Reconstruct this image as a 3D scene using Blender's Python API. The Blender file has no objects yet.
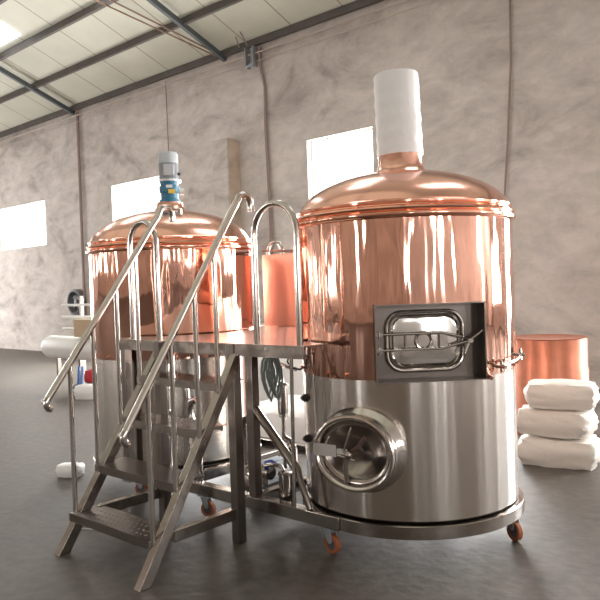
import bpy, bmesh, math, random
from mathutils import Vector, Matrix
random.seed(7)
S = bpy.context.scene
COL = S.collection
PI = math.pi
def R(d): return math.radians(d)
FLOOR = -0.14

# ------------------------------------------------------------------ helpers
class MB:
    def __init__(s): s.bm = bmesh.new()
    def box(s, x0, x1, y0, y1, z0, z1, M=None):
        pts = [(x0,y0,z0),(x1,y0,z0),(x1,y1,z0),(x0,y1,z0),(x0,y0,z1),(x1,y0,z1),(x1,y1,z1),(x0,y1,z1)]
        vs = [s.bm.verts.new(M @ Vector(p) if M else p) for p in pts]
        for f in ((0,3,2,1),(4,5,6,7),(0,1,5,4),(1,2,6,5),(2,3,7,6),(3,0,4,7)):
            s.bm.faces.new([vs[i] for i in f])
        return s
    def beam(s, a, b, w, h, up=(0,0,1)):
        a = Vector(a); b = Vector(b); d = (b-a).normalized(); u = Vector(up)
        sd = d.cross(u).normalized(); u = sd.cross(d)
        vs = []
        for p in (a, b):
            for i, j in ((-1,-1),(1,-1),(1,1),(-1,1)):
                vs.append(s.bm.verts.new(p + sd*(i*w/2) + u*(j*h/2)))
        for f in ((3,2,1,0),(4,5,6,7),(0,1,5,4),(1,2,6,5),(2,3,7,6),(3,0,4,7)):
            s.bm.faces.new([vs[i] for i in f])
        return s
    def tube(s, pts, r, seg=14, closed=False, cap=True):
        P = [Vector(p) for p in pts]; n = len(P)
        rr = r if isinstance(r, (list, tuple)) else [r]*n
        rings = []; prev = None
        for i in range(n):
            if closed: t = (P[(i+1) % n]-P[i-1]).normalized()
            elif i == 0: t = (P[1]-P[0]).normalized()
            elif i == n-1: t = (P[-1]-P[-2]).normalized()
            else: t = ((P[i+1]-P[i]).normalized()+(P[i]-P[i-1]).normalized()).normalized()
            if prev is None:
                a = Vector((0,0,1)) if abs(t.z) < .9 else Vector((1,0,0))
                e = t.cross(a).normalized()
            else:
                e = (prev - t*prev.dot(t)).normalized()
            prev = e; g = t.cross(e)
            rings.append([s.bm.verts.new(P[i] + (e*math.cos(2*PI*k/seg)+g*math.sin(2*PI*k/seg))*rr[i]) for k in range(seg)])
        m = n if closed else n-1
        for i in range(m):
            A = rings[i]; B = rings[(i+1) % n]
            off = 0
            if closed and i == n-1:
                off = min(range(seg), key=lambda o: (A[0].co-B[o].co).length)
            for k in range(seg):
                s.bm.faces.new([A[k], A[(k+1) % seg], B[(k+1+off) % seg], B[(k+off) % seg]])
        if cap and not closed:
            s.bm.faces.new(rings[0][::-1]); s.bm.faces.new(rings[-1])
        return s
    def lathe(s, prof, seg=96, M=None, cx=0, cy=0, sx=1, sy=1, skip=None, a0=0, closed=False):
        rings = []
        for r, z in prof:
            if r < 1e-6:
                p = Vector((cx, cy, z)); rings.append([s.bm.verts.new(M @ p if M else p)])
            else:
                row = []
                for k in range(seg):
                    a = a0 + 2*PI*k/seg
                    p = Vector((cx+r*sx*math.cos(a), cy+r*sy*math.sin(a), z))
                    row.append(s.bm.verts.new(M @ p if M else p))
                rings.append(row)
        L = len(rings)
        for i in range(L if closed else L-1):
            A, B = rings[i], rings[(i+1) % L]
            for k in range(seg):
                if skip and skip(i, k): continue
                k2 = (k+1) % seg
                if len(A) == 1 and len(B) == 1: continue
                if len(A) == 1: s.bm.faces.new([A[0], B[k2], B[k]])
                elif len(B) == 1: s.bm.faces.new([A[k], A[k2], B[0]])
                else: s.bm.faces.new([A[k], A[k2], B[k2], B[k]])
        return s
    def cyl(s, a, b, r, seg=20, r2=None):
        return s.tube([a, b], [r, r if r2 is None else r2], seg)
    def prism(s, poly, z0, z1, M=None):
        lo = [s.bm.verts.new(M @ Vector((x, y, z0)) if M else (x, y, z0)) for x, y in poly]
        hi = [s.bm.verts.new(M @ Vector((x, y, z1)) if M else (x, y, z1)) for x, y in poly]
        n = len(poly)
        s.bm.faces.new(lo[::-1]); s.bm.faces.new(hi)
        for i in range(n):
            s.bm.faces.new([lo[i], lo[(i+1) % n], hi[(i+1) % n], hi[i]])
        return s
    def sphere(s, c, r, seg=16, sc=(1,1,1)):
        M = Matrix.Translation(c) @ Matrix.Diagonal((*[r*q for q in sc], 1))
        bmesh.ops.create_uvsphere(s.bm, u_segments=seg, v_segments=max(8, seg//2), radius=1, matrix=M)
        return s
    def build(s, name, mat, parent=None, bevel=0, smooth=35, loc=None, flip=True):
        if flip: bmesh.ops.recalc_face_normals(s.bm, faces=s.bm.faces[:])
        me = bpy.data.meshes.new(name)
        if loc is not None and parent is None:
            bmesh.ops.translate(s.bm, verts=s.bm.verts[:], vec=-Vector(loc))
        s.bm.to_mesh(me); s.bm.free()
        for p in me.polygons: p.use_smooth = True
        me.set_sharp_from_angle(angle=R(smooth))
        o = bpy.data.objects.new(name, me); COL.objects.link(o)
        if mat: me.materials.append(mat)
        if loc is not None and parent is None: o.location = loc
        if bevel:
            b = o.modifiers.new('bevel', 'BEVEL'); b.width = bevel; b.segments = 2; b.limit_method = 'ANGLE'; b.angle_limit = R(40)
        if parent:
            o.parent = parent
            o.matrix_parent_inverse = Matrix.Translation(-root_loc(parent))
        return o
def root_loc(p):
    v = Vector(p.location)
    if p.parent: v = root_loc(p.parent)
    return v
def thing(name, loc, label, cat, group=None):
    o = bpy.data.objects.new(name, None); COL.objects.link(o); o.location = loc
    o.empty_display_size = .1
    tag(o, label, cat, group); return o
GRP = {'wall_conduit':'conduits along the top of the back wall','downpipe':'vertical pipes on the back wall','bracing_rod':'roof bracing rods','grain_sack':'sacks piled behind the right vessel'}
def tag(o, label, cat, group=None):
    group = group or GRP.get(o.name.split('.')[0])
    o['label'] = label; o['category'] = cat
    if group: o['group'] = group
    return o
def part(mb, name, mat, parent, label=None, **k):
    o = mb.build(name, mat, parent, **k)
    # child geometry is given in world coordinates: undo the whole parent chain's placement
    if parent.parent: o.matrix_parent_inverse = Matrix.Identity(4)
    if label: o['label'] = label
    return o
def struct(mb, name, mat, label=None, **k):
    o = mb.build(name, mat, **k); o['kind'] = 'structure'
    if label: o['label'] = label
    return o

# ------------------------------------------------------------------ materials
def newmat(name):
    m = bpy.data.materials.new(name); m.use_nodes = True
    nt = m.node_tree; b = nt.nodes['Principled BSDF']; return m, nt, b
def N(nt, t, **k):
    n = nt.nodes.new(t)
    for a, v in k.items(): setattr(n, a, v)
    return n
def simple(name, col, rough=.5, metal=0, bump=0, bscale=40, var=0, vscale=6, **kw):
    m, nt, b = newmat(name)
    b.inputs['Base Color'].default_value = (*col, 1); b.inputs['Roughness'].default_value = rough
    b.inputs['Metallic'].default_value = metal
    for k, v in kw.items(): b.inputs[k].default_value = v
    tc = N(nt, 'ShaderNodeTexCoord')
    if var:
        n = N(nt, 'ShaderNodeTexNoise'); n.inputs['Scale'].default_value = vscale; n.inputs['Detail'].default_value = 6
        cr = N(nt, 'ShaderNodeValToRGB')
        cr.color_ramp.elements[0].position = .3; cr.color_ramp.elements[1].position = .7
        cr.color_ramp.elements[0].color = (*[c*(1-var) for c in col], 1); cr.color_ramp.elements[1].color = (*[min(1, c*(1+var*.5)) for c in col], 1)
        nt.links.new(tc.outputs['Object'], n.inputs['Vector']); nt.links.new(n.outputs['Fac'], cr.inputs['Fac'])
        nt.links.new(cr.outputs['Color'], b.inputs['Base Color'])
    if bump:
        n = N(nt, 'ShaderNodeTexNoise'); n.inputs['Scale'].default_value = bscale; n.inputs['Detail'].default_value = 4
        bp = N(nt, 'ShaderNodeBump'); bp.inputs['Strength'].default_value = bump; bp.inputs['Distance'].default_value = .01
        nt.links.new(tc.outputs['Object'], n.inputs['Vector']); nt.links.new(n.outputs['Fac'], bp.inputs['Height'])
        nt.links.new(bp.outputs['Normal'], b.inputs['Normal'])
    return m
def brushed(name, col, rough=.28, aniso=0, wob=.0, wsc=(3,3,1.2), bscale=None, bstr=.0, tangent=True, var=.05):
    """polished / brushed metal: low frequency sheet wobble plus optional anisotropy"""
    m, nt, b = newmat(name)
    b.inputs['Metallic'].default_value = 1; b.inputs['Roughness'].default_value = rough
    tc = N(nt, 'ShaderNodeTexCoord')
    n1 = N(nt, 'ShaderNodeTexNoise'); n1.inputs['Scale'].default_value = 2.2; n1.inputs['Detail'].default_value = 5
    nt.links.new(tc.outputs['Object'], n1.inputs['Vector'])
    cr = N(nt, 'ShaderNodeValToRGB')
    cr.color_ramp.elements[0].position = .3; cr.color_ramp.elements[1].position = .75
    cr.color_ramp.elements[0].color = (*[c*(1-var) for c in col], 1); cr.color_ramp.elements[1].color = (*col, 1)
    nt.links.new(n1.outputs['Fac'], cr.inputs['Fac']); nt.links.new(cr.outputs['Color'], b.inputs['Base Color'])
    if aniso:
        b.inputs['Anisotropic'].default_value = aniso
        b.inputs['Anisotropic Rotation'].default_value = .25
        if tangent:
            t = N(nt, 'ShaderNodeTangent'); t.direction_type = 'RADIAL'; t.axis = 'Z'
            nt.links.new(t.outputs['Tangent'], b.inputs['Tangent'])
    last = None
    if wob:
        mp = N(nt, 'ShaderNodeMapping'); mp.inputs['Scale'].default_value = wsc
        nz = N(nt, 'ShaderNodeTexNoise'); nz.inputs['Scale'].default_value = 1; nz.inputs['Detail'].default_value = 1.5
        bp = N(nt, 'ShaderNodeBump'); bp.inputs['Strength'].default_value = 1; bp.inputs['Distance'].default_value = wob
        nt.links.new(tc.outputs['Object'], mp.inputs['Vector']); nt.links.new(mp.outputs['Vector'], nz.inputs['Vector'])
        nt.links.new(nz.outputs['Fac'], bp.inputs['Height']); last = bp
    if bstr:
        mp = N(nt, 'ShaderNodeMapping'); mp.inputs['Scale'].default_value = bscale
        nz = N(nt, 'ShaderNodeTexNoise'); nz.inputs['Scale'].default_value = 1; nz.inputs['Detail'].default_value = 3
        bp = N(nt, 'ShaderNodeBump'); bp.inputs['Strength'].default_value = bstr; bp.inputs['Distance'].default_value = .002
        nt.links.new(tc.outputs['Object'], mp.inputs['Vector']); nt.links.new(mp.outputs['Vector'], nz.inputs['Vector'])
        nt.links.new(nz.outputs['Fac'], bp.inputs['Height'])
        if last: nt.links.new(last.outputs['Normal'], bp.inputs['Normal'])
        last = bp
    if last: nt.links.new(last.outputs['Normal'], b.inputs['Normal'])
    return m

COPPER = brushed('polished_copper', (1.0,.58,.46), .07, wob=.017, wsc=(8,8,1.1), var=.06)
COPPER_DOME = brushed('spun_copper', (.97,.56,.44), .2, wob=.004, wsc=(4,4,4), var=.06)
COPPER_SATIN = brushed('satin_copper', (.84,.53,.45), .36, wob=.003, wsc=(5,5,2), var=.08)
COPPER_RIM = brushed('copper_rim', (1.0,.52,.38), .12, wob=.004, wsc=(9,9,9), var=.05)
SHELL = brushed('brushed_shell_steel', (.63,.585,.545), .24, aniso=.8, wob=.012, wsc=(7,7,.35), bscale=(6,6,220), bstr=.10, var=.08)
STEEL = brushed('satin_stainless', (.43,.39,.36), .2, wob=.006, wsc=(8,8,8), var=.1)
TUBE = brushed('polished_stainless_tube', (.62,.585,.55), .14, var=.06)
POL = brushed('mirror_stainless', (.66,.63,.60), .15, wob=.004, wsc=(7,7,7), var=.08)
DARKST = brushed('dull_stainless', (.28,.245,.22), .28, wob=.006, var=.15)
DECKM = brushed('deck_plate_steel', (.82,.78,.74), .3, wob=.003, wsc=(6,6,6), var=.1)
GLASS = simple('sight_glass', (.35,.38,.38), .05, 0, **{'Metallic': .4})
BLACK = simple('black_rubber', (.03,.03,.03), .6)
WRAP = simple('white_foam_wrap', (.86,.86,.87), .45, bump=.5, bscale=14)
FILM = simple('white_plastic_film', (.88,.88,.88), .3, bump=.8, bscale=9)
MOTOR = simple('motor_grey_paint', (.52,.56,.60), .4)
BLUE = simple('gearbox_blue_paint', (.03,.18,.30), .35)
YELLOW = simple('yellow_sticker', (.85,.62,.08), .5)
PLATE = simple('aluminium_plate', (.8,.8,.8), .35, .6)
ORANGE = simple('orange_polyurethane', (.36,.11,.045), .5)
ZINC = simple('zinc_bracket', (.42,.46,.50), .4, .7)
BLUEH = simple('blue_handle', (.03,.10,.55), .35)
HOSE = simple('grey_green_hose', (.27,.31,.30), .5)
RED = simple('red_cloth', (.6,.03,.04), .7)
BLUEB = simple('blue_steel_paint', (.08,.22,.55), .5)
CARD = simple('cardboard', (.62,.47,.32), .8, var=.1)
WHITEP = simple('white_paint', (.8,.79,.77), .4)
YELLOWG = simple('brass_handle', (.45,.36,.2), .35, .7)
SACK = simple('woven_white_sack', (.75,.70,.64), .7, bump=.4, bscale=30)
DKPAINT = simple('dark_purlin_paint', (.10,.085,.078), .55, var=.2, vscale=3)
RAFT = simple('rafter_paint', (.075,.085,.09), .5)
RUST = simple('rusty_rod', (.28,.18,.13), .7)
PALEPIPE = simple('pale_conduit', (.50,.42,.37), .6)
BRNPIPE = simple('brown_conduit', (.27,.20,.18), .6)
REDCU = simple('oxidised_copper_sheet', (.55,.20,.12), .35, .6, var=.2)
FRAMEW = simple('window_frame_paint', (.75,.74,.72), .5)
DKGREY = simple('dark_grey_plastic', (.10,.10,.11), .5)

def wallmat():
    m, nt, b = newmat('stained_plaster'); L = nt.links
    tc = N(nt, 'ShaderNodeTexCoord')
    mp = N(nt, 'ShaderNodeMapping'); mp.inputs['Scale'].default_value = (.55, .55, 1.0); mp.inputs['Rotation'].default_value = (0, R(28), 0)
    L.new(tc.outputs['Object'], mp.inputs['Vector'])
    n1 = N(nt, 'ShaderNodeTexNoise'); n1.inputs['Scale'].default_value = 1.3; n1.inputs['Detail'].default_value = 9; n1.inputs['Roughness'].default_value = .62; n1.inputs['Distortion'].default_value = .9
    n2 = N(nt, 'ShaderNodeTexNoise'); n2.inputs['Scale'].default_value = 4.5; n2.inputs['Detail'].default_value = 8; n2.inputs['Roughness'].default_value = .7; n2.inputs['Distortion'].default_value = .4
    L.new(mp.outputs['Vector'], n1.inputs['Vector']); L.new(mp.outputs['Vector'], n2.inputs['Vector'])
    c1 = N(nt, 'ShaderNodeValToRGB'); e = c1.color_ramp.elements
    e[0].position = .32; e[0].color = (.36,.315,.29,1); e[1].position = .60; e[1].color = (.62,.56,.525,1)
    c1.color_ramp.elements.new(.45).color = (.53,.475,.44,1)
    L.new(n1.outputs['Fac'], c1.inputs['Fac'])
    c2 = N(nt, 'ShaderNodeValToRGB'); e = c2.color_ramp.elements
    e[0].position = .3; e[0].color = (.80,.80,.81,1); e[1].position = .6; e[1].color = (1.05,1.04,1.03,1)
    L.new(n2.outputs['Fac'], c2.inputs['Fac'])
    mx = N(nt, 'ShaderNodeMix', data_type='RGBA', blend_type='MULTIPLY'); mx.inputs[0].default_value = 1
    L.new(c1.outputs['Color'], mx.inputs[6]); L.new(c2.outputs['Color'], mx.inputs[7]); L.new(mx.outputs[2], b.inputs['Base Color'])
    b.inputs['Roughness'].default_value = .9
    bp = N(nt, 'ShaderNodeBump'); bp.inputs['Strength'].default_value = .3; bp.inputs['Distance'].default_value = .03
    L.new(n2.outputs['Fac'], bp.inputs['Height']); L.new(bp.outputs['Normal'], b.inputs['Normal'])
    return m
WALL = wallmat()
def floormat():
    m, nt, b = newmat('worn_concrete'); L = nt.links
    tc = N(nt, 'ShaderNodeTexCoord')
    n1 = N(nt, 'ShaderNodeTexNoise'); n1.inputs['Scale'].default_value = .9; n1.inputs['Detail'].default_value = 9; n1.inputs['Roughness'].default_value = .65
    n2 = N(nt, 'ShaderNodeTexNoise'); n2.inputs['Scale'].default_value = 14; n2.inputs['Detail'].default_value = 6
    L.new(tc.outputs['Object'], n1.inputs['Vector']); L.new(tc.outputs['Object'], n2.inputs['Vector'])
    c1 = N(nt, 'ShaderNodeValToRGB'); e = c1.color_ramp.elements
    e[0].position = .3; e[0].color = (.050,.040,.032,1); e[1].position = .68; e[1].color = (.125,.105,.087,1)
    L.new(n1.outputs['Fac'], c1.inputs['Fac'])
    c2 = N(nt, 'ShaderNodeValToRGB'); e = c2.color_ramp.elements
    e[0].position = .35; e[0].color = (.75,.75,.75,1); e[1].position = .65; e[1].color = (1.08,1.08,1.08,1)
    L.new(n2.outputs['Fac'], c2.inputs['Fac'])
    mx = N(nt, 'ShaderNodeMix', data_type='RGBA', blend_type='MULTIPLY'); mx.inputs[0].default_value = 1
    L.new(c1.outputs['Color'], mx.inputs[6]); L.new(c2.outputs['Color'], mx.inputs[7]); L.new(mx.outputs[2], b.inputs['Base Color'])
    rr = N(nt, 'ShaderNodeMapRange'); rr.inputs['To Min'].default_value = .38; rr.inputs['To Max'].default_value = .62
    L.new(n1.outputs['Fac'], rr.inputs['Value']); L.new(rr.outputs['Result'], b.inputs['Roughness'])
    bp = N(nt, 'ShaderNodeBump'); bp.inputs['Strength'].default_value = .25; bp.inputs['Distance'].default_value = .01
    L.new(n2.outputs['Fac'], bp.inputs['Height']); L.new(bp.outputs['Normal'], b.inputs['Normal'])
    return m
FLOORM = floormat()
def roofmat():
    """sandwich roof panels with a joint every 1.75 m along x"""
    m, nt, b = newmat('roof_panel'); L = nt.links
    tc = N(nt, 'ShaderNodeTexCoord'); sp = N(nt, 'ShaderNodeSeparateXYZ'); L.new(tc.outputs['Object'], sp.inputs[0])
    a = N(nt, 'ShaderNodeMath', operation='ADD'); a.inputs[1].default_value = 60*1.19 + 9.66; L.new(sp.outputs['X'], a.inputs[0])
    d = N(nt, 'ShaderNodeMath', operation='DIVIDE'); d.inputs[1].default_value = 1.19; L.new(a.outputs[0], d.inputs[0])
    fr = N(nt, 'ShaderNodeMath', operation='FRACT'); L.new(d.outputs[0], fr.inputs[0])
    lt = N(nt, 'ShaderNodeMath', operation='LESS_THAN'); lt.inputs[1].default_value = .03; L.new(fr.outputs[0], lt.inputs[0])
    n = N(nt, 'ShaderNodeTexNoise'); n.inputs['Scale'].default_value = .8; n.inputs['Detail'].default_value = 4; L.new(tc.outputs['Object'], n.inputs['Vector'])
    c1 = N(nt, 'ShaderNodeValToRGB'); e = c1.color_ramp.elements
    e[0].position = .3; e[0].color = (.46,.45,.37,1); e[1].position = .7; e[1].color = (.56,.55,.46,1); L.new(n.outputs['Fac'], c1.inputs['Fac'])
    mx = N(nt, 'ShaderNodeMix', data_type='RGBA'); L.new(lt.outputs[0], mx.inputs[0])
    L.new(c1.outputs['Color'], mx.inputs[6]); mx.inputs[7].default_value = (.30,.25,.19,1)
    L.new(mx.outputs[2], b.inputs['Base Color']); b.inputs['Roughness'].default_value = .6
    return m
ROOF = roofmat()

# ------------------------------------------------------------------ room
XL, XR, YB, YF = -20.0, 7.0, 6.0, -9.0
RZ0, SL, YR = 6.13, .38, -2.0            # eaves height, roof slope, ridge position
ridge = RZ0 + SL*(YB-YR)
def roofz(y): return RZ0 + SL*(YB-y) if y >= YR else ridge - SL*(YR-y)
m = MB(); m.box(XL-.3, XR+.3, YF-.3, YB+.3, FLOOR-.2, FLOOR); struct(m, 'floor', FLOORM, 'worn grey-brown concrete workshop floor')
# wall with rectangular openings (in the wall's own u/z coordinates)
def wall(name, mat, axis, pos, thick, u0, u1, z0, z1, holes, label, topfn=None):
    us = sorted({u0, u1, *[h[0] for h in holes], *[h[1] for h in holes]})
    m = MB()
    for a, b in zip(us, us[1:]):
        hs = sorted([(h[2], h[3]) for h in holes if h[0] <= a and h[1] >= b])
        z = z0
        segs = []
        for h0, h1 in hs:
            if h0 > z: segs.append((z, h0))
            z = h1
        if z < z1: segs.append((z, z1))
        for s0, s1 in segs:
            if axis == 'y': m.box(a, b, min(pos, pos+thick), max(pos, pos+thick), s0, s1)
            else: m.box(min(pos, pos+thick), max(pos, pos+thick), a, b, s0, s1)
    if topfn: topfn(m)
    return struct(m, name, mat, label)
BW = [(-12.05,-9.55,2.75,3.96), (-5.85,-4.40,2.55,4.03), (-17.8,-15.2,2.75,3.96), (1.2,3.4,FLOOR,3.9), (4.9,6.3,.9,3.6), (-4.6,-2.6,FLOOR,2.6), (-10.5,-8.2,FLOOR,2.25)]
wall('wall_back', WALL, 'y', YB, .3, XL, XR, FLOOR, 6.3, BW, 'mottled greyish plaster wall behind the vessels')
FW = [(-18.9,-18.0,1.3,2.5),(-14.6,-13.4,1.3,2.5),(-10.8,-10.0,1.3,2.5),(-7.9,-6.9,1.3,2.5),(-2.9,-2.1,1.3,2.5)]
FRONTW = simple('brown_brick_render', (.27,.215,.175), .9, var=.45, vscale=1.1)
wall('wall_front', FRONTW, 'y', YF, -.3, XL, XR, FLOOR, 6.5, FW, 'plaster wall behind the photographer')
def gable(x0, x1):
    def f(m):
        lo = [(YF,6.3),(YB,6.3),(YB,RZ0+.2),(YR,ridge+.2),(YF,roofz(YF)+.2)]
        A = [m.bm.verts.new((x0,y,z)) for y, z in lo]; B = [m.bm.verts.new((x1,y,z)) for y, z in lo]
        m.bm.faces.new(A); m.bm.faces.new(B[::-1])
        for i in range(5): m.bm.faces.new([A[i], A[(i+1)%5], B[(i+1)%5], B[i]])
    return f
LW = [(-6.5,-5.5,1.3,2.5),(-2.5,-1.5,1.3,2.5),(1.4,4.2,FLOOR,3.4)]
RW = [(-8.4,-7.6,1.3,2.5),(-4.6,-3.9,1.3,2.5),(-2.75,-2.1,1.3,2.5),(3.2,4.0,1.2,3.1)]
wall('wall_left', WALL, 'x', XL, -.3, YF, YB, FLOOR, 6.3, LW, 'plaster end wall far to the left', gable(XL-.3, XL))
wall('wall_right', WALL, 'x', XR, .3, YF, YB, FLOOR, 6.3, RW, 'plaster end wall to the right', gable(XR, XR+.3))
m = MB()
for (ya, yb) in ((YR, YB+.3), (YF-.3, YR)):
    za, zb = roofz(ya), roofz(yb)
    vs = [(XL-.3,ya,za),(XR+.3,ya,za),(XR+.3,yb,zb),(XL-.3,yb,zb)]
    lo = [m.bm.verts.new(v) for v in vs]; hi = [m.bm.verts.new((v[0],v[1],v[2]+.12)) for v in vs]
    m.bm.faces.new(lo); m.bm.faces.new(hi[::-1])
    for i in range(4): m.bm.faces.new([lo[i], lo[(i+1)%4], hi[(i+1)%4], hi[i]])
struct(m, 'ceiling', ROOF, 'pitched roof of cream sandwich panels')
ORD = ['first','second','third','fourth','fifth','sixth','seventh','eighth','ninth','tenth']
nt_ = 1
for k in range(0, 8):                                       # purlins along the building, one every metre
    y = 5.94-k*1.0; z = roofz(y)
    m = MB(); m.box(XL, XR, y-.035, y+.035, z-.13, z-.005)
    struct(m, 'trim_%d' % nt_, DKPAINT, 'dark steel purlin under the roof, %s from the back wall' % ORD[k]); nt_ += 1
for x in (-19.2, -13.55, -7.9, -2.25, 3.4):                       # rafters
    m = MB(); m.beam((x, 5.98, roofz(5.98)-.15), (x, YR, roofz(YR)-.15), .08, .10)
    struct(m, 'trim_%d' % nt_, RAFT, 'dark steel rafter across the purlins, %s from the left end' % ORD[[-19.2,-13.55,-7.9,-2.25,3.4].index(x)]); nt_ += 1
    m = MB(); m.beam((x, YF+.02, roofz(YF)-.24), (x, YR, roofz(YR)-.24), .12, .14)
    struct(m, 'trim_%d' % nt_, RAFT, 'dark steel rafter over the front bay, %s from the left end' % ORD[[-19.2,-13.55,-7.9,-2.25,3.4].index(x)]); nt_ += 1
# windows: painted frame with grille bars in the openings
wn = 1
def window(axis, pos, u0, u1, z0, z1, bars=True, lbl=''):
    global wn
    m = MB(); w = .03
    def b(a0, a1, c0, c1, d=.03):
        if axis == 'y': m.box(a0, a1, pos-d, pos+d, c0, c1)
        else: m.box(pos-d, pos+d, a0, a1, c0, c1)
    b(u0, u0+w, z0, z1); b(u1-w, u1, z0, z1); b(u0+w, u1-w, z0, z0+w); b(u0+w, u1-w, z1-w, z1)
    if bars:
        for k in range(1, 8): b(u0+(u1-u0)*k/8-.008, u0+(u1-u0)*k/8+.008, z0+w, z0+w+.38, .008)
        b(u0+w, u1-w, z0+.42, z0+.44, .01)
    struct(m, 'window_%d' % wn, FRAMEW, lbl); wn += 1
BL = ['bright barred window in the back wall above the left vessel','bright barred window in the back wall beside the white flue','bright barred window in the back wall at the far left','tall bright window at the right end of the back wall']
for i, h in enumerate(BW[:3]+BW[4:5]): window('y', YB+.15, *h, lbl=BL[i])
for i, h in enumerate(FW): window('y', YF-.15, *h, bars=False, lbl='%s window from the left in the front wall' % ORD[i])
for i, h in enumerate(LW[:2]): window('x', XL-.15, *h, bars=False, lbl='%s window from the front in the left end wall' % ORD[i])
for i, h in enumerate(RW): window('x', XR+.15, *h, bars=False, lbl='%s window from the front in the right end wall' % ORD[i])
SKYL = newmat('translucent_skylight')
SKYL[1].nodes['Principled BSDF'].inputs['Emission Color'].default_value = (.95,.98,1,1)
SKYL[1].nodes['Principled BSDF'].inputs['Emission Strength'].default_value = 4.2
for x in (-17.0,-12.5,-8.6,-3.6,1.2):
    m = MB(); ya, yb = 0.9, 3.75
    m.beam((x,ya,roofz(ya)-.03),(x,yb,roofz(yb)-.03),1.3,.03)
    struct(m, 'window_%d' % wn, SKYL[0], '%s translucent daylight strip from the left in the back roof slope' % ORD[[-17.0,-12.5,-8.6,-3.6,1.2].index(x)]); wn += 1
m = MB(); m.box(-8.07, -7.64, 5.70, 6.0, FLOOR, 4.34)
struct(m, 'trim_%d' % nt_, WALL, 'grey plastered masonry pier against the back wall'); nt_ += 1
m = MB(); m.box(-7.64, -7.61, 5.72, 6.0, FLOOR, 4.32)
struct(m, 'trim_%d' % nt_, simple('beige_pier', (.50,.40,.32), .9, var=.25, vscale=3), 'beige rendered side of the masonry pier on the back wall'); nt_ += 1

# ------------------------------------------------------------------ wall services
o = MB().tube([(XL+.1,5.93,5.88),(XR-.1,5.93,5.88)], .016).build('wall_conduit', PALEPIPE, loc=(-9,5.93,5.88))
tag(o, 'upper of the two pale conduits running along the top of the back wall', 'pipe')
o = MB().tube([(XL+.1,5.93,5.72),(XR-.1,5.93,5.72)], .011).build('wall_conduit', PALEPIPE, loc=(-9,5.93,5.72))
tag(o, 'lower thinner pale conduit running along the top of the back wall', 'pipe')
o = MB().tube([(-6.92,5.95,5.98),(-6.90,5.95,5.6),(-6.80,5.95,5.2),(-6.82,5.95,4.5),(-6.78,5.95,3.0),(-6.78,5.95,FLOOR)], .03).build('downpipe', BRNPIPE, loc=(-6.8,5.95,FLOOR))
tag(o, 'brown vertical pipe on the back wall right of the masonry pier', 'pipe')
o = MB().tube([(-13.34,5.95,6.0),(-13.36,5.95,FLOOR)], .035).build('downpipe', BRNPIPE, loc=(-13.36,5.95,FLOOR))
tag(o, 'dark vertical pipe on the back wall left of the left window', 'pipe')
o = MB().tube([(-9.79,5.96,5.96),(-9.78,5.96,4.3)], .010).build('hanging_wire', BRNPIPE, loc=(-9.78,5.96,4.3))
tag(o, 'thin wire hanging down the wall above the grey agitator motor', 'wire')
o = MB().tube([(-1.90,5.96,5.7),(-1.92,5.96,4.5),(-2.0,5.96,3.4),(-2.10,5.96,2.3),(-2.1,5.96,FLOOR)], .016).build('wall_cable', BRNPIPE, loc=(-2.1,5.96,FLOOR))
tag(o, 'brown cable down the back wall at far right above the copper vessel', 'cable')
t = thing('lamp_bracket', (-7.1,5.9,5.7), 'small metal bracket at the wall top beside the brown vertical pipe', 'bracket')
m = MB()
for x in (-7.2,-7.0): m.box(x-.014, x+.014, 5.84, 5.97, 5.62, 6.0)
m.box(-7.2, -7.0, 5.84, 5.87, 5.62, 5.66); part(m, 'bracket_frame', ZINC, t)
part(MB().tube([(-7.35,5.85,6.05),(-7.33,5.7,6.3),(-7.25,5.6,6.42),(-7.15,5.65,6.3),(-7.08,5.8,6.0)], .012), 'bent_wire', BRNPIPE, t)
for dz, dx, nm in ((-.02, 0, 'left'), (.0, .35, 'right')):
    a = Vector((-8.02+dx*.3, 5.85, roofz(5.85)-.14)); b = Vector((-9.7+dx, 2.2, roofz(2.2)-.14))
    o = MB().tube([a, b], .016).build('bracing_rod', RUST, loc=a)
    tag(o, '%s-hand rod of the rusty roof bracing pair, meeting the rafter foot' % nm, 'rod')

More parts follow.
